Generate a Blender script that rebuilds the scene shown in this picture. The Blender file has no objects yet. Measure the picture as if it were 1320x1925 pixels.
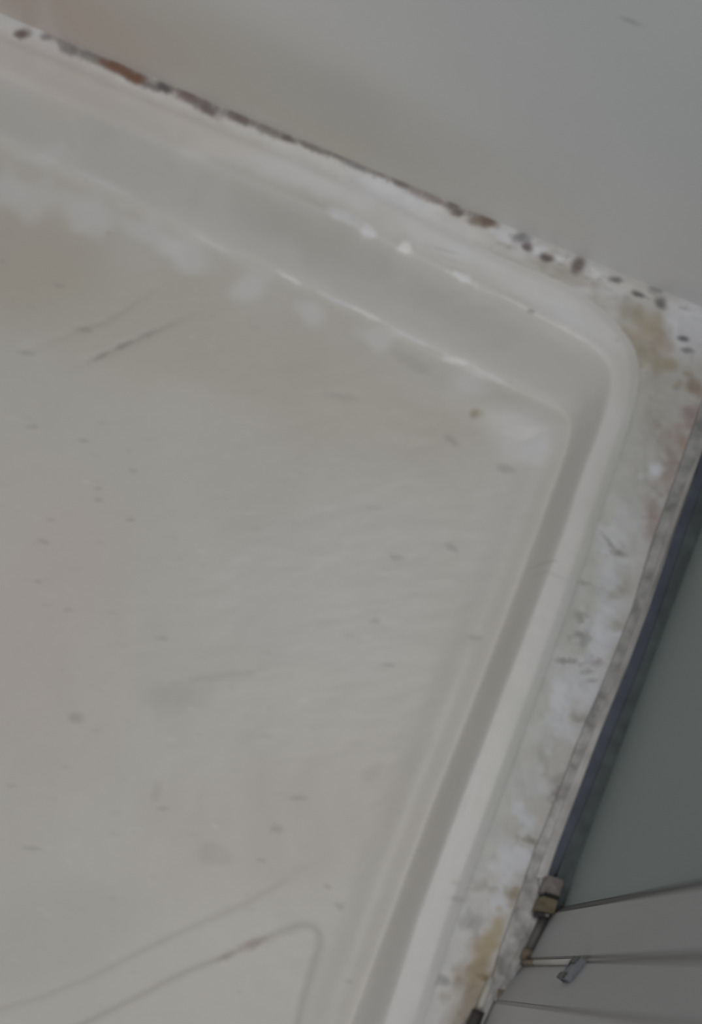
import bpy, bmesh, math
import numpy as np
from mathutils import Vector

# ------------------------------------------------------------ camera, light
IMG_W, IMG_H = 1320, 1925
NX, NY = 450.0, 1820.0        # the point straight below the camera
S = 0.0005                    # metres per pixel on the tray rim level (z = 0)
H = 1.5                       # camera height above the rim
PHI = math.radians(22.7)      # camera roll against the back wall
FPX = H / S

C = bpy.context.scene.collection
cam_d = bpy.data.cameras.new('camera')
cam = bpy.data.objects.new('camera', cam_d)
C.objects.link(cam)
cam.location = (0, 0, H)
cam.rotation_euler = (0, 0, PHI)
cam_d.sensor_fit = 'AUTO'
cam_d.sensor_width = 36.0
cam_d.lens = FPX / IMG_H * 36.0
cam_d.shift_x = (IMG_W / 2 - NX) / IMG_H
cam_d.shift_y = (NY - IMG_H / 2) / IMG_H
cam_d.clip_start = 0.01
cam_d.dof.use_dof = True
cam_d.dof.focus_distance = 1.33
cam_d.dof.aperture_fstop = 2.0
bpy.context.scene.camera = cam

world = bpy.data.worlds.new('world')
bpy.context.scene.world = world
world.use_nodes = True
world.node_tree.nodes['Background'].inputs[0].default_value = (1.0, 0.985, 0.99, 1)
world.node_tree.nodes['Background'].inputs[1].default_value = 0.30


def area(name, loc, target, size, power, col):
    d = bpy.data.lights.new(name, 'AREA')
    d.shape = 'RECTANGLE'
    d.size, d.size_y = size
    d.energy = power
    d.color = col
    o = bpy.data.objects.new(name, d)
    C.objects.link(o)
    o.location = loc
    o.rotation_euler = (Vector(target) - Vector(loc)).to_track_quat('-Z', 'Y').to_euler()
    return o


area('ceiling_lamp', (0.30, 0.50, 2.3), (0.15, 0.30, 0), (0.4, 0.4), 13.5, (1.0, 0.975, 0.955))
area('cool_fill', (-0.1, -1.8, 2.0), (0.4, 0.6, 0.1), (1.0, 0.8), 11.0, (0.96, 0.97, 1.0))  # added cool fill light, no window known there

sc = bpy.context.scene
sc.view_settings.view_transform = 'Standard'
sc.view_settings.look = 'None'
sc.view_settings.exposure = -0.35
sc.view_settings.gamma = 1.0
sc.view_settings.use_curve_mapping = False

ZF = -.050                    # level of the basin floor
CP, SP = math.cos(PHI), math.sin(PHI)


def q2w(qx, qy):
    """plan coordinates (pixel units of the rim level) to metres"""
    cx = (qx - NX) * S
    cy = -(qy - NY) * S
    return cx * CP - cy * SP, cx * SP + cy * CP


def lvl(pts, z):
    """lines measured in the photo, moved to plan coordinates for height z"""
    k = (H - z) / H
    return [(NX + (x - NX) * k, NY + (y - NY) * k) for x, y in pts]


def P(px, py, z):
    (a, b), = lvl([(px, py)], z)
    x, y = q2w(a, b)
    return Vector((x, y, z))


# ------------------------------------------------------------ materials
def material(name, col, rough=0.5, metal=0.0, attr=False, bumps=(), tint=None, spec=0.5, trans=0.0):
    m = bpy.data.materials.new(name)
    m.use_nodes = True
    nt = m.node_tree
    b = nt.nodes['Principled BSDF']
    b.inputs['Roughness'].default_value = rough
    b.inputs['Metallic'].default_value = metal
    b.inputs['Specular IOR Level'].default_value = spec
    b.inputs['Transmission Weight'].default_value = trans
    b.inputs['Base Color'].default_value = (*col, 1)
    tc = nt.nodes.new('ShaderNodeTexCoord')
    src = None
    if attr:
        a = nt.nodes.new('ShaderNodeAttribute')
        a.attribute_name = 'Stain'
        src = a.outputs['Color']
    if tint:                       # (scale, amount, stretch)
        sc_, amt, st = tint
        mp = nt.nodes.new('ShaderNodeMapping')
        mp.inputs['Scale'].default_value = st
        nz = nt.nodes.new('ShaderNodeTexNoise')
        nz.inputs['Scale'].default_value = sc_
        nz.inputs['Detail'].default_value = 5
        nt.links.new(tc.outputs['Object'], mp.inputs[0])
        nt.links.new(mp.outputs[0], nz.inputs['Vector'])
        mr = nt.nodes.new('ShaderNodeMapRange')
        mr.inputs['From Min'].default_value = 0.3
        mr.inputs['From Max'].default_value = 0.7
        mr.inputs['To Min'].default_value = 1 - amt
        mr.inputs['To Max'].default_value = 1 + amt
        nt.links.new(nz.outputs[0], mr.inputs['Value'])
        mx = nt.nodes.new('ShaderNodeVectorMath')
        mx.operation = 'SCALE'
        if src is not None:
            nt.links.new(src, mx.inputs[0])
        else:
            mx.inputs[0].default_value = col
        nt.links.new(mr.outputs[0], mx.inputs['Scale'])
        src = mx.outputs[0]
    if src is not None:
        nt.links.new(src, b.inputs['Base Color'])
    prev = None
    for (sc_, dist, st, rot) in bumps:
        mp = nt.nodes.new('ShaderNodeMapping')
        mp.vector_type = 'TEXTURE'
        mp.inputs['Scale'].default_value = st
        mp.inputs['Rotation'].default_value = (0, 0, rot)
        nz = nt.nodes.new('ShaderNodeTexNoise')
        nz.inputs['Scale'].default_value = sc_
        nz.inputs['Detail'].default_value = 3
        nt.links.new(tc.outputs['Object'], mp.inputs[0])
        nt.links.new(mp.outputs[0], nz.inputs['Vector'])
        bp = nt.nodes.new('ShaderNodeBump')
        bp.inputs['Distance'].default_value = dist
        bp.inputs['Strength'].default_value = 1.0
        nt.links.new(nz.outputs[0], bp.inputs['Height'])
        if prev is not None:
            nt.links.new(prev, bp.inputs['Normal'])
        prev = bp.outputs[0]
    if prev is not None:
        nt.links.new(prev, b.inputs['Normal'])
    return m


def lin(r, g, b):
    f = lambda c: (c / 255 / 12.92) if c <= 10 else (((c / 255) + 0.055) / 1.055) ** 2.4
    return (f(r), f(g), f(b))


M_RIM = material('rim_acrylic', (.7, .7, .7), 0.38, attr=True, tint=(9, .02, (1, 1, 1)),
                 bumps=[(25, .0012, (1, 1, 1), 0)])
M_BASIN = material('basin_acrylic', (.6, .6, .6), 0.42, attr=True, tint=(7, .025, (1, 1, 1)),
                   bumps=[(75, .0009, (2.6, 1, 1), PHI + .12), (9, .003, (1, 1, 1), 0)])
M_SEAL = material('old_silicone', (.6, .6, .6), 0.45, attr=True, tint=(40, .05, (1, 1, 1)),
                  bumps=[(70, .0009, (1, 1, 1), 0)])
M_WALL = material('painted_panel', (.5, .5, .5), 0.35, attr=True, tint=(3.0, .03, (1, 1, 1)),
                  bumps=[(6, .002, (1, 1, 1), 0)])
M_RAIL = material('dull_aluminium', (.40, .395, .39), 0.45, 0.25, tint=(70, .40, (1, 1, 1)),
                  bumps=[(60, .001, (1, 1, 1), 0)])
M_LIP = material('rail_lip', (.50, .49, .48), 0.4, 0.2, tint=(40, .25, (1, 1, 1)))
M_GASKET = material('blue_black_rubber', (.085, .10, .135), 0.5, tint=(50, .2, (1, 1, 1)))
M_GASKET2 = material('dark_green_rubber', (.085, .105, .108), 0.5, tint=(50, .3, (1, 1, 1)))
M_GLASS = material('grey_green_frosted_glass', (.30, .36, .352), 0.5, tint=(4, .03, (1, 1, 1)), trans=0.15)
M_LEAF = material('grey_panel', (.405, .413, .422), 0.5, tint=(5, .05, (1, 1, .5)))
M_LEAF2 = material('lighter_grey_panel', (.47, .475, .48), 0.5, tint=(5, .04, (1, 1, .5)))
M_EDGE = material('edge_seal_rubber', (.11, .11, .11), 0.6)
M_EDGE2 = material('edge_seal_grey', (.34, .335, .33), 0.6)
M_BRASS = material('tarnished_brass', (.17, .145, .085), 0.5, 0.2, tint=(120, .3, (1, 1, 1)))
M_PINK = material('corroded_cap', (.25, .225, .215), 0.55, 0.1, tint=(150, .25, (1, 1, 1)))
M_BLACK = material('black_slot', (.012, .012, .012), 0.7)
M_ROD = material('brown_grey_rod', (.16, .15, .14), 0.5, 0.2)
M_ARM = material('white_arm', (.50, .485, .46), 0.4)
M_RUST = material('rusty_tip', (.22, .175, .125), 0.6, tint=(150, .3, (1, 1, 1)))
M_CLIP = material('blue_grey_clip', (.14, .155, .17), 0.4, 0.3, tint=(130, .3, (1, 1, 1)))
M_CAP = material('dark_cap', (.055, .045, .045), 0.6)
M_TUBE = material('white_tube', (.58, .57, .52), 0.4)
M_FLOOR = material('outer_floor', (.30, .31, .31), 0.5, tint=(4, .06, (1, 1, 1)))

# ------------------------------------------------------------ measured lines
WALL_A, WALL_K = 30.0, 0.4183            # wall foot in the photo: y = A + K x


def ext(pts, n=1, first=True, last=True, d=1600):
    pts = [tuple(map(float, p)) for p in pts]
    if first:
        a, b = pts[0], pts[2]
        L = math.hypot(a[0] - b[0], a[1] - b[1])
        pts = [(a[0] + (a[0] - b[0]) / L * d, a[1] + (a[1] - b[1]) / L * d)] + pts
    if last:
        a, b = pts[-1], pts[-3]
        L = math.hypot(a[0] - b[0], a[1] - b[1])
        pts = pts + [(a[0] + (a[0] - b[0]) / L * d, a[1] + (a[1] - b[1]) / L * d)]
    return pts


def smooth(pts, it=2):
    for _ in range(it):
        out = [pts[0]]
        for a, b in zip(pts[:-1], pts[1:]):
            out.append((a[0] * .75 + b[0] * .25, a[1] * .75 + b[1] * .25))
            out.append((a[0] * .25 + b[0] * .75, a[1] * .25 + b[1] * .75))
        out.append(pts[-1])
        pts = out
    return pts


RIM_OUT = smooth(ext([(0, 62), (120, 112), (200, 148), (300, 190), (400, 232), (540, 290), (700, 356), (800, 410),
                      (900, 462), (960, 490), (1017, 512), (1071, 535), (1106, 558), (1143, 588), (1172, 620), (1194, 650),
                      (1204, 700), (1196, 750), (1180, 810), (1149, 900), (1116, 1000), (1075, 1125), (1030, 1250),
                      (985, 1375), (940, 1500), (895, 1622), (850, 1745), (795, 1925)]))
RIM_IN = smooth(ext([(0, 140), (100, 180), (200, 225), (300, 270), (410, 320), (500, 358), (620, 408), (770, 480),
                     (860, 525), (1000, 590), (1080, 632), (1125, 662), (1150, 695), (1150, 735), (1131, 800), (1091, 900),
                     (1061, 1000), (1014, 1125), (966, 1250), (918, 1375), (870, 1500), (824, 1622), (780, 1745), (724, 1925)]))
FLOOR_LN = smooth(ext(lvl([(0, 268), (100, 312), (150, 336), (240, 380), (350, 435), (440, 478), (520, 515), (600, 550),
                           (680, 590), (760, 632), (860, 680), (950, 722), (1030, 760), (1060, 776), (1074, 792), (1070, 830),
                           (1049, 895), (1010, 1000), (964, 1125), (916, 1250), (868, 1375), (818, 1500), (772, 1622), (726, 1745), (660, 1925)],
                          ZF)))


def poly_dist(X, Y, pts):
    best = np.full(X.shape, 1e18)
    for (ax, ay), (bx, by) in zip(pts[:-1], pts[1:]):
        dx, dy = bx - ax, by - ay
        L2 = dx * dx + dy * dy
        if L2 < 1e-9:
            continue
        t = np.clip(((X - ax) * dx + (Y - ay) * dy) / L2, 0, 1)
        best = np.minimum(best, (X - ax - t * dx) ** 2 + (Y - ay - t * dy) ** 2)
    return np.sqrt(best)


def inside(X, Y, pts):
    """even-odd test against the line closed through a far lower left point"""
    pts = list(pts) + [(-4000, 6000)]
    r = np.zeros(X.shape, bool)
    n = len(pts)
    for i in range(n):
        ax, ay = pts[i]
        bx, by = pts[(i + 1) % n]
        if ay == by:
            continue
        c = ((ay > Y) != (by > Y)) & (X < (bx - ax) * (Y - ay) / (by - ay) + ax)
        r ^= c
    return r


def sd(X, Y, pts):
    d = poly_dist(X, Y, pts)
    return np.where(inside(X, Y, pts), d, -d)      # positive towards the basin


def spaced(a0, a1, b0, b1, fine):
    return np.concatenate([np.arange(a0, a1, 8.0), np.arange(a1, b0, fine), np.arange(b0, b1 + 1, 8.0)])


rng = np.random.default_rng(5)
gx = spaced(-700, -30, 1350, 1450, 3.0)
gy = spaced(-350, -30, 1960, 2600, 3.0)
X, Y = np.meshgrid(gx, gy)

D1 = sd(X, Y, RIM_OUT)
D2 = sd(X, Y, RIM_IN)
D3 = sd(X, Y, FLOOR_LN)


def sstep(a, b, v):
    t = np.clip((v - a) / (b - a), 0, 1)
    return t * t * (3 - 2 * t)


def vnoise(X, Y, s, seed):
    r = np.random.default_rng(seed)
    g = r.random((200, 200))
    u, v = X / s + 60, Y / s + 60
    i, j = np.floor(u).astype(int) % 199, np.floor(v).astype(int) % 199
    fu, fv = u - np.floor(u), v - np.floor(v)
    fu, fv = fu * fu * (3 - 2 * fu), fv * fv * (3 - 2 * fv)
    return (g[j, i] * (1 - fu) * (1 - fv) + g[j, i + 1] * fu * (1 - fv) +
            g[j + 1, i] * (1 - fu) * fv + g[j + 1, i + 1] * fu * fv)


# relief of the tray: sealant level -> rim -> sloping side -> floor
Z = np.full(X.shape, -.002)
Z = -.002 + .003 * sstep(-8, 20, D1)
t = np.clip(D2 / np.maximum(D2 - D3, 1e-6), 0, 1)
Z = np.where(D2 > 0, .001 - (.001 - ZF) * (0.50 * t + 0.50 * sstep(0, 1, t)), Z)
Z = np.where(D2 > -16, Z - .0006 * sstep(-16, 0, D2) * (D2 < 0), Z)
Z = np.where(D2 > 0, Z - .0006 * (1 - t), Z)
# raised soft bead where the side meets the floor on the wall side
Z = np.where(D3 > 0, ZF, Z)
right = sstep(600, 760, Y + 0.2 * (X - 1000))
# on the screen side the floor swells up again softly before the side
swell = np.exp(-((D3 - 42) / 34.0) ** 2) * right * .0034
Z = Z + np.where(D3 > -30, swell * sstep(-30, 20, D3), 0)
topbead = np.exp(-(D3 / 6.0) ** 2) * (1 - right) * .0016 * (0.5 + vnoise(X, Y, 45, 8))
Z = Z + topbead
rimbead = np.exp(-((D2 + 6) / 9.0) ** 2) * (1 - right) * .0016 * sstep(200, 600, X) * (.2 + 1.2 * vnoise(X, Y, 60, 3))
Z = Z + rimbead

# pressed lines in the basin floor
EMB_A = lvl([(-400, 2045), (0, 1897), (81, 1873), (174, 1835), (267, 1787), (348, 1748), (453, 1702), (560, 1640),
             (650, 1590)], ZF)
EMB_B = smooth(lvl([(-300, 2130), (0, 1995), (155, 1925), (267, 1870), (310, 1845), (373, 1817), (410, 1803), (484, 1773),
                    (528, 1751), (571, 1739), (596, 1748), (602, 1773), (590, 1810), (571, 1873), (559, 1925),
                    (540, 2000), (500, 2150)], ZF), 1)
EMB_C = lvl([(40, 660), (140, 622), (200, 605), (270, 560), (330, 520)], ZF)
EMB_D = lvl([(-100, 790), (60, 720), (170, 674), (235, 650), (330, 605), (420, 570)], ZF)
dA, dB, dC, dD = (poly_dist(X, Y, l) for l in (EMB_A, EMB_B, EMB_C, EMB_D))
fadeA = (1 - sstep(420, 660, X))
Z = Z - .0007 * np.exp(-(dA / 8) ** 2) * fadeA
Z = Z - .0010 * np.exp(-(dB / 8) ** 2)
Z = Z - .0006 * np.exp(-(dC / 8) ** 2) * (1 - sstep(200, 330, X)) - .0008 * np.exp(-(dD / 9) ** 2) * (1 - sstep(260, 420, X)) * sstep(80, 190, X)

# sealant: two strips outside the rim
WL = WALL_A + WALL_K * X                  # wall foot
dW = (Y - WL) * math.cos(math.atan(WALL_K))
RAIL_LINE = [(1330, 745), (1276, 900), (1234, 1000), (1192, 1150), (1145, 1260), (1091, 1385), (1047, 1500),
             (1006, 1600), (971, 1700), (934, 1800), (918, 1870), (900, 1925), (640, 2600)]
dR = poly_dist(X, Y, [(1500, 300)] + RAIL_LINE)
sealm = D1 <= 0
lump = (vnoise(X, Y, 28, 1) * .6 + vnoise(X, Y, 11, 2) * .4)
Z = np.where(sealm, -.002 + .003 * sstep(-8, 20, D1) + .0016 * lump * sstep(0, 30, -D1) + .006 * np.exp(-np.maximum(dW, 0) / 7.0)
             + .003 * np.exp(-dR / 10), Z)

# ------------------------------------------------------------ colours and stains
BASE_FLOOR = np.array(lin(207, 205, 199))
BASE_SIDE = np.array(lin(217, 215, 210))
BASE_RIM = np.array(lin(226, 225, 223))
BASE_SEAL = np.array(lin(208, 207, 203))
col = np.empty(X.shape + (3,))
wf = sstep(-14, 26, D3)[..., None]
col[:] = BASE_SIDE * (1 - wf) + BASE_FLOOR * wf
wr = sstep(-8, 6, -D2) * (D1 > -1)
col += wr[..., None] * (BASE_RIM - col)
ws = sstep(820, 1000, X)[..., None]
col = np.where(sealm[..., None], BASE_RIM * (1 - ws) + BASE_SEAL * ws, col)


def blot(px, py, rx, ry, ang, rgb, a, rough=.35, z=0.0, where=None, soft=0.0):
    """soft-edged dirt, lime, mould or painted highlight at a spot of the tray"""
    (cx, cy), = lvl([(px, py)], z)
    sel = (np.abs(X - cx) < 3 * max(rx, ry)) & (np.abs(Y - cy) < 3 * max(rx, ry))
    if where is not None:
        sel &= where
    x, y = X[sel] - cx, Y[sel] - cy
    c, s = math.cos(math.radians(ang)), math.sin(math.radians(ang))
    u, v = (x * c + y * s) / rx, (-x * s + y * c) / ry
    r = np.sqrt(u * u + v * v)
    r = r * (1 + rough * (vnoise(X[sel], Y[sel], max(4, min(rx, ry)), int(px + py) % 97) - .5) * 2)
    m = a * (1 - sstep(.35 - soft * .6, 1.35 + soft, r))
    col[sel] += m[:, None] * (np.array(lin(*rgb)) - col[sel])


F = ZF
WARM, COOL, LIME_GLINT = (200, 194, 178), (205, 208, 212), (236, 238, 244)  # the last one serves lime and painted gloss highlights
# wide, faint tone differences over the floor and the sloping side
for b in [(60, 500, 190, 130, 0, (190, 184, 170), .55), (300, 620, 240, 120, 20, (198, 194, 180), .5),
          (640, 760, 260, 160, 20, (198, 194, 184), .5), (60, 1250, 160, 260, 0, (208, 199, 194), .5),
          (500, 1560, 260, 150, -15, (199, 195, 190), .5), (860, 800, 80, 60, 20, (199, 195, 186), .4),
          (700, 960, 120, 120, 0, (212, 212, 208), .5), (620, 1120, 260, 140, 0, (210, 208, 205), .5),
          (620, 1500, 130, 240, 20, (197, 194, 188), .5), (120, 1050, 120, 200, 0, (210, 200, 196), .4),
          (540, 300, 1, 1, 0, (194, 194, 194), .1), (240, 270, 180, 40, 24, (198, 196, 190), .5),
          (560, 440, 220, 45, 25, (197, 195, 188), .6), (860, 590, 200, 45, 25, (199, 198, 194), .4),
          (100, 1760, 220, 90, -25, (198, 196, 190), .4)]:
    blot(*b, rough=.3, z=F)
# lime bloom along the foot of the side
for b in [(160, 400, 60, 35, 25, LIME_GLINT, .35), (40, 370, 70, 40, 20, LIME_GLINT, .3), (350, 480, 55, 35, 35, LIME_GLINT, .35),
          (280, 440, 60, 28, 30, LIME_GLINT, .3), (468, 540, 36, 34, 30, LIME_GLINT, .35), (590, 590, 34, 28, 20, LIME_GLINT, .35),
          (712, 640, 32, 28, 20, LIME_GLINT, .35), (880, 720, 50, 34, 10, LIME_GLINT, .35), (980, 810, 62, 62, 30, LIME_GLINT, .32),
          (1000, 850, 40, 40, 30, LIME_GLINT, .3), (90, 300, 16, 60, 90, LIME_GLINT, .2), (960, 950, 60, 160, 20, LIME_GLINT, .12)]:
    blot(*b, rough=.4, z=F)
# thin lime crust and painted gloss highlights on the foot line and the rim edge
for b in [(400, 460, 50, 4, 27, LIME_GLINT, .5), (545, 525, 30, 4, 27, (250, 250, 250), .7), (640, 570, 55, 4, 26, LIME_GLINT, .6),
          (690, 592, 40, 4, 26, (250, 250, 250), .6), (770, 635, 40, 4, 28, LIME_GLINT, .7), (860, 680, 28, 6, 12, (250, 250, 252), .7),
          (925, 708, 40, 5, 27, LIME_GLINT, .5), (200, 350, 60, 5, 24, LIME_GLINT, .3)]:
    blot(*b, rough=.3, z=F)
for b in [(762, 468, 14, 12, 20, (255, 255, 255), .9), (690, 435, 16, 13, 20, (250, 250, 255), .7), (640, 405, 35, 14, 24, LIME_GLINT, .7),  # the white dots are gloss highlights painted into the rim colour
          (870, 522, 30, 8, 26, (250, 250, 255), .6), (720, 360, 90, 28, 22, LIME_GLINT, .6), (560, 330, 120, 24, 24, LIME_GLINT, .4),
          (820, 440, 90, 30, 22, LIME_GLINT, .35), (1060, 590, 80, 25, 30, LIME_GLINT, .35), (890, 480, 60, 20, 20, LIME_GLINT, .3),
          (90, 110, 40, 26, 20, (232, 234, 240), .5), (90, 60, 30, 25, 90, LIME_GLINT, .3)]:
    blot(*b, rough=.4)
blot(60, 120, 160, 50, 22, (214, 206, 200), .6)
blot(350, 230, 150, 30, 22, (220, 214, 208), .6)
blot(1180, 700, 30, 60, 10, (214, 213, 206), .6)
blot(1130, 950, 25, 140, 18, (216, 215, 208), .6)
blot(960, 1400, 40, 200, 20, (220, 220, 214), .5)
# dark nicks and marks on the basin floor
marks = [(62, 802, 10, 3, 5), (157, 828, 9, 3, 12), (250, 885, 9, 3, 5), (185, 940, 9, 3, 0), (95, 977, 8, 2, 0), (82, 1018, 12, 3, 15),
         (128, 1147, 11, 2.5, 3), (70, 1093, 8, 2.5, 5), (50, 663, 14, 3, 8), (160, 620, 13, 4, 5), (112, 537, 10, 3, 15),
         (305, 1200, 10, 3, 5), (705, 1168, 10, 5, 0), (893, 1200, 14, 4, 5), (655, 1845, 10, 3, 5), (60, 1595, 16, 3, 5),
         (5, 492, 5, 3, 0), (520, 1558, 12, 7, 0), (307, 1520, 10, 3, 0), (490, 1617, 9, 3, 5), (616, 1667, 8, 4, 20),
         (638, 1703, 10, 6, 20), (185, 918, 7, 3, 0), (245, 977, 8, 3, 0), (640, 745, 30, 6, 10), (770, 680, 40, 10, 30),
         (850, 828, 15, 6, 30), (950, 880, 16, 7, 10), (735, 545, 1, 1, 0), (850, 1030, 12, 5, 30), (730, 1250, 14, 3, 8),
         (745, 1048, 14, 4, 10), (140, 1350, 14, 10, 20), (20, 1478, 9, 3, 0), (330, 1310, 60, 25, 0), (400, 1605, 30, 20, 0),
         (295, 1487, 9, 18, 10), (560, 1500, 20, 5, 0), (700, 1455, 20, 12, -40), (420, 1270, 70, 6, -8)]
for (x, y, a, b, an) in marks:
    big = a * b > 150
    blot(x, y, a * 1.2, b * 1.3, an, (150, 147, 142), .20 if big else .38, rough=.3, z=F)
for _ in range(260):                      # fine scuffs scattered over the floor
    x, y = rng.uniform(0, 900), rng.uniform(560, 1920)
    if y < 300 + .47 * x + 60 or x > 1050 - (y - 700) * .37 - 130:
        continue
    blot(x, y, rng.uniform(5, 16), rng.uniform(1.5, 3), rng.uniform(-3, 16), (168, 165, 160) if rng.random() < .6 else (236, 236, 234),
         rng.uniform(.08, .3), z=F)
blot(893, 777, 13, 11, 0, (152, 140, 108), .7, z=F)
blot(480, 1772, 30, 9, -25, (165, 150, 138), .6, z=F)
blot(425, 1798, 22, 6, -25, (160, 155, 150), .6, z=F)
blot(230, 650, 22, 5, -25, (150, 150, 148), .7, z=F)
blot(190, 670, 20, 5, -30, (165, 163, 158), .6, z=F)
blot(275, 628, 26, 6, -25, (168, 166, 162), .5, z=F)
for x, y, a, b, an in [(235, 380, 1, 1, 0), (205, 438, 6, 4, 0)]:
    blot(x, y, a, b, an, (170, 160, 145), .4, z=F)
# dirt lying in the pressed lines
for d_, w_, f_ in ((dA, 5, fadeA * .22), (dB, 5, .36), (dC, 6, .18 * (1 - sstep(220, 330, X)) * sstep(100, 150, X)), (dD, 6, .22 * (1 - sstep(300, 420, X)) * sstep(140, 200, X))):
    m = np.exp(-(d_ / w_) ** 2) * f_ * (D3 > 0)
    col += m[..., None] * (np.array(lin(150, 146, 140)) - col)

# rim marks
for b in [(998, 586, 9, 4, 10, (140, 138, 134), .7), (1160, 640, 5, 3, 0, (170, 165, 160), .3), (1030, 1052, 24, 3, 10, (180, 176, 170), .4),
          (860, 1690, 25, 6, 10, (180, 176, 170), .4), (855, 1660, 10, 6, 10, (190, 188, 180), .4), (840, 1500, 1, 1, 0, (180, 176, 170), .4),
          (830, 470, 40, 2, 15, (196, 196, 194), .5), (850, 490, 30, 2, 18, (196, 196, 194), .4), (1040, 1080, 30, 3, 25, (190, 186, 178), .3)]:
    blot(*b)

# mould and rust in the wall joint
MOULD = []
BRN, DRK, RST, GRY = (112, 98, 92), (100, 96, 94), (128, 92, 70), (140, 136, 134)
for b in [(40, 66, 17, 8, 5, BRN, .9), (90, 75, 15, 5, 5, GRY, .8), (130, 102, 18, 9, 15, GRY, .8), (165, 115, 24, 9, 20, GRY, .8),
          (222, 138, 34, 10, 25, RST, .95), (255, 156, 26, 9, 25, RST, .95), (285, 170, 16, 7, 15, GRY, .9), (308, 174, 15, 8, 10, DRK, .95),
          (355, 192, 26, 10, 25, (124, 106, 102), .85), (390, 213, 22, 11, 20, (118, 104, 102), .9), (450, 233, 26, 8, 18, (120, 108, 104), .9),
          (510, 258, 34, 8, 22, (140, 132, 126), .8), (542, 271, 14, 5, 5, BRN, .8), (585, 287, 30, 6, 25, (134, 126, 120), .85),
          (630, 300, 24, 6, 10, (136, 130, 126), .85), (668, 320, 22, 7, 20, GRY, .7), (712, 338, 22, 4, 20, (152, 142, 140), .8),
          (755, 357, 15, 6, 15, (118, 108, 106), .8), (800, 378, 36, 9, 25, (160, 148, 144), .7), (825, 390, 20, 4, 20, (140, 128, 124), .5),
          (852, 396, 15, 11, 0, (130, 122, 114), .9), (862, 409, 14, 7, 10, BRN, .9), (905, 424, 32, 11, 12, (130, 114, 100), .9),
          (918, 427, 16, 8, 0, (122, 100, 84), .8),
          (978, 448, 20, 8, 10, (132, 130, 132), .85), (991, 463, 12, 8, 20, (112, 102, 102), .95), (1028, 484, 15, 8, 10, (108, 98, 96), .95),
          (1088, 500, 15, 13, 30, (112, 100, 94), .95), (1157, 527, 14, 5, 12, (104, 104, 104), .9), (1200, 552, 15, 5, 18, (96, 96, 96), .95),
          (1243, 569, 14, 9, 25, (118, 116, 114), .9), (1232, 547, 16, 5, 15, (150, 146, 144), .8),
          (1284, 636, 13, 6, 8, (118, 118, 122), .9), (1293, 658, 13, 5, 10, (140, 140, 142), .85)]:
    MOULD.append(b)
sealt = sealm & (Y < 1000)
for b in [(1010, 475, 70, 16, 24, LIME_GLINT, .6), (1100, 515, 60, 22, 20, LIME_GLINT, .6), (1170, 560, 60, 16, 25, LIME_GLINT, .3), (1290, 620, 60, 60, 30, (232, 234, 240), .75),
          (960, 445, 60, 14, 24, LIME_GLINT, .5), (1155, 590, 18, 40, 0, LIME_GLINT, .3), (1095, 545, 20, 16, 0, LIME_GLINT, .4)]:
    blot(*b, where=sealt)
for b in [(1060, 510, 60, 14, 25, (176, 168, 156), .7), (1190, 590, 35, 20, 30, (176, 168, 152), .7), (1190, 640, 34, 18, 50, (172, 162, 134), .6),
          (1212, 664, 18, 14, 50, (156, 142, 112), .55), (1225, 612, 30, 20, 40, (180, 168, 140), .7), (1255, 683, 26, 16, 10, (172, 160, 128), .8),
          (1240, 645, 30, 14, 20, (180, 160, 142), .6), (1302, 727, 18, 14, 30, (156, 132, 108), .8), (1230, 760, 40, 70, 20, (190, 188, 178), .6),
          (1308, 775, 16, 22, 60, (172, 150, 150), .7), (1284, 830, 26, 16, 60, (182, 156, 144), .8), (1255, 898, 28, 14, 70, (176, 158, 154), .7),
          (1232, 970, 36, 15, 70, (170, 150, 144), .8), (1262, 860, 40, 10, 70, (176, 156, 146), .6), (1225, 1000, 16, 12, 70, (160, 146, 140), .8)]:
    blot(*b, where=sealm, rough=.6, soft=.5)
for _ in range(26):
    x = rng.uniform(940, 1290)
    y = 440 + (x - 940) * .43 + rng.uniform(-14, 20)
    blot(x, y, rng.uniform(5, 12), rng.uniform(2, 4), rng.uniform(5, 30), (150, 148, 148), rng.uniform(.2, .5), where=sealt)
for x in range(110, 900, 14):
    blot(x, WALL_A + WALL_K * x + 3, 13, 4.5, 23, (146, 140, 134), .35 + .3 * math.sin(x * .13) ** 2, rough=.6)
for b in MOULD:
    (mx_, my_, ma_, mb_), mr_ = b[:4], b[4:]
    up = 8 if 100 < mx_ < 940 else (3 if mx_ <= 100 else 0)
    if 100 < mx_ < 840:
        ma_, mb_ = ma_ * 1.3, mb_ * .85
        mr_ = (23.0,) + tuple(mr_[1:])
    blot(mx_, my_ - up, ma_, mb_ * 1.15, *mr_, rough=.22)
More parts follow.
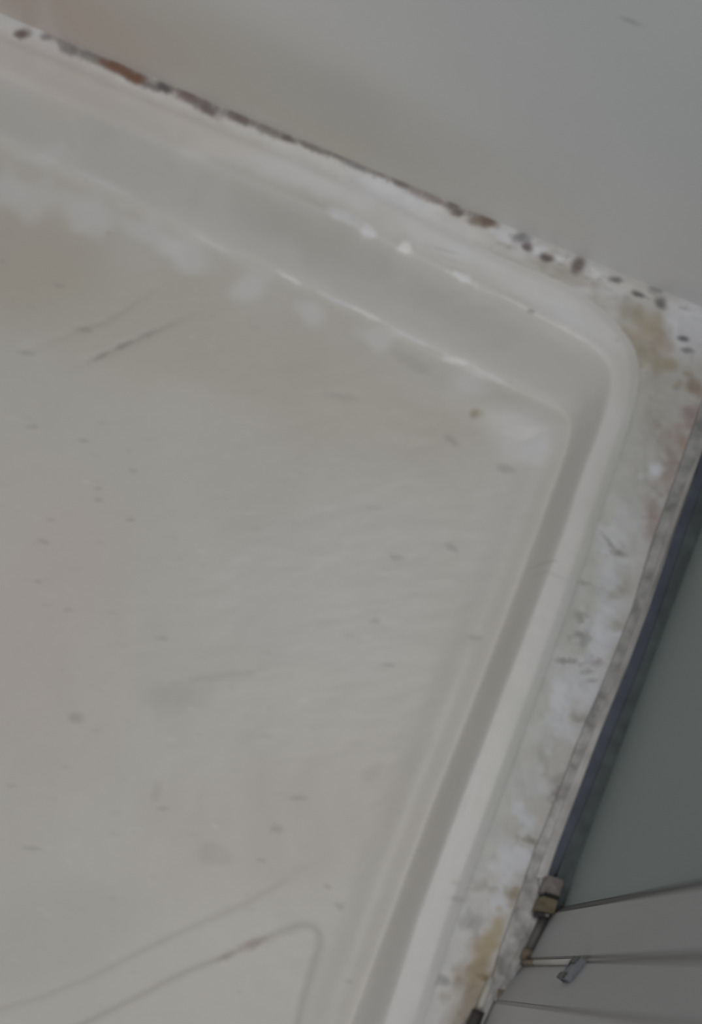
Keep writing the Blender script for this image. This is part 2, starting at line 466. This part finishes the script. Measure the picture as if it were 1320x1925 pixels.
# screen side sealant: lime clumps, nicks, yellowing
sealr = sealm & (Y > 780)
for b in [(1232, 882, 14, 14, 0, LIME_GLINT, .8), (1135, 1010, 14, 34, -30, LIME_GLINT, .5), (1150, 1060, 24, 50, 20, LIME_GLINT, .6), (1140, 1150, 26, 60, 10, LIME_GLINT, .7),
          (1125, 1220, 26, 50, 15, LIME_GLINT, .8), (1075, 1290, 30, 46, -15, LIME_GLINT, .8), (1200, 1030, 26, 50, 20, (222, 222, 222), .5),
          (1060, 1368, 36, 24, 20, LIME_GLINT, .7), (1050, 1320, 20, 30, 0, LIME_GLINT, .6), (1110, 1300, 14, 40, 20, LIME_GLINT, .6),
          (990, 1540, 14, 28, -30, (228, 232, 238), .8), (968, 1605, 30, 22, 20, LIME_GLINT, .8), (955, 1645, 22, 22, 0, LIME_GLINT, .8),
          (940, 1708, 22, 20, 10, LIME_GLINT, .8), (1010, 1480, 30, 20, 0, LIME_GLINT, .4), (1170, 980, 24, 40, 20, LIME_GLINT, .4)]:
    blot(*b, where=sealr, rough=.6, soft=.4)
for b in [(1145, 1018, 22, 4, 50, (150, 146, 140), .55), (1165, 1040, 12, 5, 0, (140, 136, 130), .7), (1098, 1095, 13, 4, 15, (150, 148, 144), .7),
          (1090, 1158, 12, 8, 30, (160, 158, 152), .7), (1088, 1193, 12, 7, 0, (160, 158, 156), .7), (1062, 1242, 24, 5, 8, (150, 148, 144), .8),
          (1122, 1245, 12, 8, 0, (168, 156, 156), .7), (1112, 1280, 14, 4, 0, (160, 158, 156), .6), (1105, 1262, 8, 3, 0, (150, 150, 150), .6),
          (1000, 1582, 16, 6, 20, (150, 144, 128), .8), (965, 1682, 14, 12, 30, (158, 146, 114), .8), (1088, 1352, 16, 8, 20, (165, 160, 150), .6),
          (905, 1665, 20, 12, 0, (168, 166, 160), .6), (885, 1735, 20, 14, 0, (168, 168, 166), .6), (835, 1843, 14, 12, 0, (150, 150, 152), .8),
          (935, 1745, 14, 34, 20, (190, 176, 140), .8), (910, 1800, 18, 50, 22, (184, 164, 126), .85), (890, 1870, 20, 50, 15, (170, 154, 128), .8),
          (885, 1830, 26, 22, 20, (178, 158, 132), .7), (915, 1838, 16, 6, 20, (130, 112, 80), .8), (865, 1925, 26, 60, 15, (160, 148, 128), .7),
          (1170, 1110, 20, 14, 0, (172, 166, 152), .5), (1160, 1180, 14, 10, 0, (172, 170, 162), .5), (1055, 1470, 20, 14, 0, (165, 160, 154), .6),
          (1052, 1493, 14, 10, 0, (112, 98, 88), .8), (1020, 1600, 14, 8, 10, (150, 140, 126), .6), (1100, 1200, 10, 20, 20, (150, 150, 148), .5)]:
    blot(*b, where=sealr, rough=.6, soft=.4)
band = sealr & (D1 < 0) & (D1 > -34)
col[band] += (.35 * (1 - sstep(0, 34, -D1[band])))[:, None] * (np.array(lin(192, 195, 192)) - col[band])
col = np.clip(col, .01, .95)

WX, WY = q2w(X, Y)


def thing(name, label, cat, loc=(0, 0, 0), group=None):
    o = bpy.data.objects.new(name, None)
    C.objects.link(o)
    o.location = loc
    o.empty_display_size = .05
    o['label'] = label
    o['category'] = cat
    if group:
        o['group'] = group
    return o


def tag(o, label, cat, group=None):
    o['label'] = label
    o['category'] = cat
    if group:
        o['group'] = group
    return o


def grid_part(name, mask_v, mat, parent=None, thick=None, drop=0.0):
    """the faces of the relief whose corners fall in the mask, as one mesh"""
    fm = mask_v[:-1, :-1]
    ny, nx = X.shape
    idx = np.arange(ny * nx).reshape(ny, nx)
    f = np.stack([idx[:-1, :-1][fm], idx[1:, :-1][fm], idx[1:, 1:][fm], idx[:-1, 1:][fm]], 1)
    used, inv = np.unique(f.ravel(), return_inverse=True)
    f = inv.reshape(f.shape)
    co = np.stack([WX.ravel()[used], WY.ravel()[used], Z.ravel()[used] - drop], 1)
    c4 = np.concatenate([col.reshape(-1, 3)[used], np.ones((len(used), 1))], 1)
    if thick:                              # closed underside and skirts
        n = len(co)
        e = np.concatenate([f[:, [0, 1]], f[:, [1, 2]], f[:, [2, 3]], f[:, [3, 0]]])
        key = {}
        for a, b in e.tolist():
            key[(a, b)] = 1
        be = np.array([(a, b) for (a, b) in key if (b, a) not in key])
        lo = co.copy()
        lo[:, 2] -= thick
        bv, binv = np.unique(be.ravel(), return_inverse=True)
        be2 = binv.reshape(be.shape)
        m_ = len(bv)
        sk = np.stack([n + m_ + be2[:, 1], n + m_ + be2[:, 0], n + be2[:, 0], n + be2[:, 1]], 1)
        co = np.concatenate([co, lo[bv], co[bv]])
        c4 = np.concatenate([c4, c4[bv], c4[bv]])
        f = np.concatenate([f, sk])
    me = bpy.data.meshes.new(name)
    me.vertices.add(len(co))
    me.vertices.foreach_set('co', co.astype(np.float32).ravel())
    me.loops.add(f.size)
    me.loops.foreach_set('vertex_index', f.astype(np.int32).ravel())
    me.polygons.add(len(f))
    me.polygons.foreach_set('loop_start', np.arange(0, f.size, 4, dtype=np.int32))
    me.polygons.foreach_set('loop_total', np.full(len(f), 4, np.int32))
    me.polygons.foreach_set('use_smooth', np.ones(len(f), bool))
    me.update(calc_edges=True)
    at = me.color_attributes.new('Stain', 'FLOAT_COLOR', 'POINT')
    at.data.foreach_set('color', c4.astype(np.float32).ravel())
    me.materials.append(mat)
    o = bpy.data.objects.new(name, me)
    C.objects.link(o)
    if parent:
        o.parent = parent
    return o


# ------------------------------------------------------------ the setting
YW = q2w(0, WALL_A)[1]


def box_obj(name, lo, hi, mat, parent=None):
    bm = bmesh.new()
    bmesh.ops.create_cube(bm, size=1)
    for v in bm.verts:
        v.co = Vector([(lo[i] + hi[i]) / 2 + v.co[i] * (hi[i] - lo[i]) for i in range(3)])
    return finish(name, bm, mat, parent)


def finish(name, bm, mat, parent=None, bevel=0, smooth_=False):
    if bevel:
        bmesh.ops.bevel(bm, geom=bm.edges[:], offset=bevel, segments=2, affect='EDGES', clamp_overlap=True)
    bmesh.ops.recalc_face_normals(bm, faces=bm.faces[:])
    me = bpy.data.meshes.new(name)
    bm.to_mesh(me)
    bm.free()
    for p in me.polygons:
        p.use_smooth = smooth_
    me.materials.append(mat)
    o = bpy.data.objects.new(name, me)
    C.objects.link(o)
    if parent:
        o.parent = parent
    return o


def build_wall():
    wx = np.concatenate([np.arange(-1.0, -.75, .05), np.arange(-.75, .75, .004), np.arange(.75, 1.6, .05)])
    wz = np.concatenate([[-.20, -.05], np.arange(-.008, .55, .003), np.arange(.6, 2.3, .1)])
    A, B = np.meshgrid(wx, wz)
    c = np.empty(A.shape + (3,))
    c[:] = lin(237, 237, 235)

    def spot(px, py, rx, rz, ang, rgb, a):
        # where the sight line through that pixel meets the wall
        x1, y1 = q2w(px, py)
        tt = YW / y1
        wx_, wz_ = x1 * tt, H * (1 - tt)
        u, v = A - wx_, B - wz_
        cc, ss = math.cos(ang), math.sin(ang)
        u, v = (u * cc + v * ss) / rx, (-u * ss + v * cc) / rz
        m = a * (1 - sstep(.2, 1.5, np.sqrt(u * u + v * v)))
        c[...] = c + m[..., None] * (np.array(lin(*rgb)) - c)
    spot(60, 0, .14, .06, 0, (214, 196, 184), .8)
    spot(250, 60, .16, .10, 0, (214, 204, 192), .7)
    spot(560, 200, .14, .10, 0, (214, 212, 202), .7)
    spot(700, 300, .10, .05, 0, (216, 210, 194), .5)
    spot(900, 330, .14, .08, 0, (216, 214, 206), .5)
    spot(1200, 80, .20, .22, 0, (222, 226, 228), .8)
    spot(1185, 39, .008, .002, 0, (150, 152, 154), .7)
    spot(640, 190, .05, .04, .3, (216, 216, 212), .5)
    spot(1010, 120, .10, .10, .3, (230, 232, 232), .5)
    spot(1290, 560, .03, .03, 0, (224, 224, 226), .6)
    spot(88, 40, .010, .08, 0, (232, 226, 222), .35)
    n = A.size
    ny, nx = A.shape
    idx = np.arange(n).reshape(ny, nx)
    f = np.stack([idx[:-1, :-1].ravel(), idx[:-1, 1:].ravel(), idx[1:, 1:].ravel(), idx[1:, :-1].ravel()], 1)
    co = np.stack([A.ravel(), np.full(n, YW), B.ravel()], 1)
    # give the wall its depth
    bk = np.array([[-1.0, YW + .1, -.2], [1.55, YW + .1, -.2], [1.55, YW + .1, 2.2], [-1.0, YW + .1, 2.2]])
    co = np.concatenate([co, bk])
    f = f.tolist()
    me = bpy.data.meshes.new('wall_back')
    l, r = nx - 1, n
    f2 = [[r, r + 3, r + 2, r + 1], [idx[0, 0], r, r + 1, idx[0, -1]], [idx[-1, 0], idx[-1, -1], r + 2, r + 3]]
    me.from_pydata(co.tolist(), [], f + [[int(q) for q in k] for k in f2])
    me.update()
    at = me.color_attributes.new('Stain', 'FLOAT_COLOR', 'POINT')
    c4 = np.ones((len(co), 4))
    c4[:n, :3] = c.reshape(-1, 3)
    c4[n:, :3] = .7
    at.data.foreach_set('color', c4.astype(np.float32).ravel())
    me.materials.append(M_WALL)
    o = bpy.data.objects.new('wall_back', me)
    C.objects.link(o)
    o['kind'] = 'structure'


build_wall()
fl = box_obj('floor', (-1.6, -1.6, -.24), (1.6, YW + .1, -.20), M_FLOOR)
fl['kind'] = 'structure'

# ------------------------------------------------------------ tray and sealant
WALLMASK = (Y > WL - 28)


def line_x(pts, yy):
    ys = np.array([p[1] for p in pts])
    xs = np.array([p[0] for p in pts])
    return np.interp(yy, ys, xs)


RL = [(1520, 240)] + RAIL_LINE
inrail = X < line_x(RL, Y) + 14
tray = thing('shower_tray', 'pale grey-white shower tray with a stained textured floor and rounded rim corner', 'shower tray')
grid_part('basin', (D2 >= 0) & WALLMASK & inrail, M_BASIN, tray)
rim = grid_part('rim', (D1 > 0) & (D2 < 0) & WALLMASK & inrail, M_RIM, tray, thick=.035)
diag = (X + .4 * Y) - (1230 + .4 * 640)
dividing = Y < 640 + .42 * (X - 1200)
top_strip = sealm & WALLMASK & inrail & dividing
side_strip = sealm & WALLMASK & inrail & ~dividing
s1 = grid_part('sealant', top_strip, M_SEAL, None, thick=.004)
tag(s1, 'mouldy brown-spotted sealant joint running along the foot of the plain wall', 'sealant')
s2 = grid_part('sealant', side_strip, M_SEAL, None, thick=.004)
tag(s2, 'lumpy white and yellowed sealant strip between tray rim and metal screen rail', 'sealant')


# ------------------------------------------------------------ screen, rail, leaves
def prism(name, px, ztop, zbot, mat, parent, bevel=0.0):
    """upright block whose top outline is seen at these photo positions"""
    top = [P(x, y, ztop) for x, y in px]
    bm = bmesh.new()
    a = [bm.verts.new(p) for p in top]
    b = [bm.verts.new((p.x, p.y, zbot)) for p in top]
    bm.faces.new(a)
    bm.faces.new(b[::-1])
    n = len(a)
    for i in range(n):
        bm.faces.new((a[i], b[i], b[(i + 1) % n], a[(i + 1) % n]))
    return finish(name, bm, mat, parent, bevel)


def at_origin(o, root):
    o.parent = root


screen = thing('shower_screen', 'fixed grey-green frosted glass shower screen in a dull aluminium rail with dark rubber gasket', 'shower screen')
r0 = [(1360, 655), (1320, 760), (1276, 885), (1234, 1000), (1192, 1140), (1145, 1260), (1091, 1385), (1047, 1500), (1006, 1600), (988, 1650)]
r1 = [(1382, 690), (1340, 800), (1292, 900), (1254, 1000), (1207, 1150), (1165, 1260), (1112, 1385), (1064, 1500), (1026, 1600), (1008, 1650)]
r2 = [(1420, 600), (1345, 780), (1306, 900), (1270, 1000), (1223, 1140), (1182, 1250), (1127, 1385), (1084, 1500), (1046, 1600), (1030, 1650)]
g1 = [(1440, 620), (1366, 790), (1326, 900), (1290, 1000), (1243, 1140), (1203, 1255), (1150, 1385), (1106, 1500), (1064, 1600), (1048, 1645)]
g2 = [(1484, 600), (1404, 790), (1364, 900), (1326, 1000), (1278, 1140), (1242, 1250), (1188, 1385), (1144, 1500), (1104, 1600), (1080, 1664), (1062, 1712)]
prism('bottom_rail', r0 + r1[::-1], .010, -.03, M_RAIL, screen, .0012)
prism('rail_lip', r1 + r2[::-1], .013, -.03, M_LIP, screen, .0012)
prism('gasket', r2 + g1[::-1], .018, -.03, M_GASKET, screen, .002)
prism('gasket_lip', g1 + [(1036, 1700)] + g2[::-1], .022, -.03, M_GASKET2, screen, .002)


def panel(name, a, b, z0, z1, thick, mat, parent, bevel=.001):
    """upright sheet whose foot runs between two photo positions"""
    A, B = P(*a, z0), P(*b, z0)
    d = (B - A).normalized()
    n = Vector((-d.y, d.x, 0))
    if n.x < 0:
        n = -n
    bm = bmesh.new()
    vs = [[bm.verts.new((p.x + n.x * k, p.y + n.y * k, z)) for p, k in ((A, 0), (B, 0), (B, thick), (A, thick))] for z in (z0, z1)]
    bm.faces.new(vs[0][::-1])
    bm.faces.new(vs[1])
    for i in range(4):
        bm.faces.new((vs[0][i], vs[0][(i + 1) % 4], vs[1][(i + 1) % 4], vs[1][i]))
    return finish(name, bm, mat, parent, bevel)


HT = 1.0
panel('glass_pane', (1430, 690), (1054, 1707), .02, HT, .008, M_GLASS, screen)

door = thing('folding_shower_door', 'grey folding shower door of upright panels next to the green glass', 'shower door')
panel('edge_seal', (1053, 1706), (1035, 1716), .012, HT, .006, M_EDGE, door, .0005)
panel('leaf', (1034, 1716), (990, 1802), .004, HT, .012, M_LEAF, door)
panel('edge_seal', (989, 1804), (987, 1810), .006, HT, .006, M_EDGE2, door, .0005)
panel('leaf', (986, 1811), (931, 1880), .004, HT, .012, M_LEAF, door)
panel('edge_seal', (931, 1880), (928, 1889), .004, HT, .008, M_EDGE2, door, .0005)
lf = panel('leaf', (928, 1884), (790, 2180), .002, HT, .012, M_LEAF2, door)
lf['label'] = 'lighter grey lowest panel'
prism('door_track', [(994, 1636), (1014, 1636), (1016, 1700), (992, 1752), (968, 1800), (946, 1856), (926, 1880), (890, 1960), (790, 2180),
                     (740, 2180), (872, 1925), (900, 1925), (920, 1870), (936, 1800), (971, 1700)], .0095, -.03, M_RAIL, door, .001)
prism('track_lip', [(1014, 1636), (1036, 1638), (1024, 1712), (1006, 1752), (985, 1800), (958, 1860), (938, 1884), (926, 1880), (946, 1856),
                    (968, 1800), (992, 1752), (1014, 1700)], .0125, -.03, M_RAIL, door, .001)

pivot = thing('pivot_block', 'small tarnished brass pivot block with black slot at the foot of the glass edge', 'pivot block')
prism('cap', [(1030, 1644), (1062, 1654), (1052, 1688), (1018, 1678)], .032, -.005, M_PINK, pivot, .0015)
prism('slot', [(1024, 1677), (1053, 1687), (1049, 1694), (1022, 1684)], .035, -.005, M_BLACK, pivot, .0005)
prism('block', [(1020, 1684), (1050, 1692), (1042, 1718), (1008, 1711)], .036, -.005, M_BRASS, pivot, .001)
prism('screw_head', [(1012, 1712), (1026, 1714), (1024, 1724), (1008, 1722)], .030, -.005, M_CAP, pivot, .001)


def tube(name, a, b, r, mat, parent, seg=12, r2=None):
    A, B = Vector(a), Vector(b)
    bm = bmesh.new()
    bmesh.ops.create_cone(bm, cap_ends=True, segments=seg, radius1=r, radius2=r2 or r, depth=(B - A).length)
    q = (B - A).to_track_quat('Z', 'Y')
    for v in bm.verts:
        v.co = q @ v.co + (A + B) / 2
    return finish(name, bm, mat, parent, 0, True)


rod = thing('pull_rod', 'short brown-grey rod on the track between brass block and rusty arm', 'rod')
tube('shaft', P(1024, 1722, .017), P(995, 1788, .017), .0044, M_ROD, rod)
tube('tip', P(996, 1784, .017), P(986, 1804, .016), .005, M_RUST, rod)

arm = thing('seam_wire', 'thin white upright wire with rusty root and blue-grey clip in the grey door panel seam', 'wire')
f0 = P(979, 1810, 0)
tube('rusty_root', (f0.x, f0.y, .008), (f0.x, f0.y, .075), .0030, M_RUST, arm, r2=.0026)
tube('bar', (f0.x, f0.y, .070), (f0.x, f0.y, .235), .0026, M_ARM, arm)
LA, LB = P(987, 1810, .004), P(931, 1880, .004)
ld = (LB - LA).normalized()
ln = Vector((-ld.y, ld.x, 0))
if ln.x > 0:
    ln = -ln


def clip_box(name, s0, s1, n0, n1, z0, z1, mat, parent, bevel):
    bm = bmesh.new()
    bmesh.ops.create_cube(bm, size=1)
    for v in bm.verts:
        p = LA + ld * (s0 + (v.co.x + .5) * (s1 - s0)) + ln * (n0 + (v.co.y + .5) * (n1 - n0))
        v.co = (p.x, p.y, z0 + (v.co.z + .5) * (z1 - z0))
    return finish(name, bm, mat, parent, bevel)


clip_box('clip', .001, .0200, .0005, .0050, .246, .272, M_CLIP, arm, .001)
clip_box('clip_tooth', .0005, .005, .0050, .0065, .250, .270, M_EDGE, arm, .0008)
clip_box('clip_tooth', .0155, .0200, .0050, .0062, .244, .262, M_EDGE, arm, .0008)

st = prism('end_stop', [(938, 1858), (958, 1864), (952, 1884), (934, 1880)], .014, .004, M_RUST, None, .001)
tag(st, 'tiny rust-brown stop at the end of the lower door track', 'stop')

tb = thing('white_tube', 'short white tube with dark end cap on yellowed sealant at the bottom edge', 'tube')
tube('barrel', P(926, 1838, .007), P(900, 1902, .007), .0038, M_TUBE, tb)
tube('end_cap', P(901, 1900, .008), P(886, 1934, .008), .0062, M_CAP, tb)
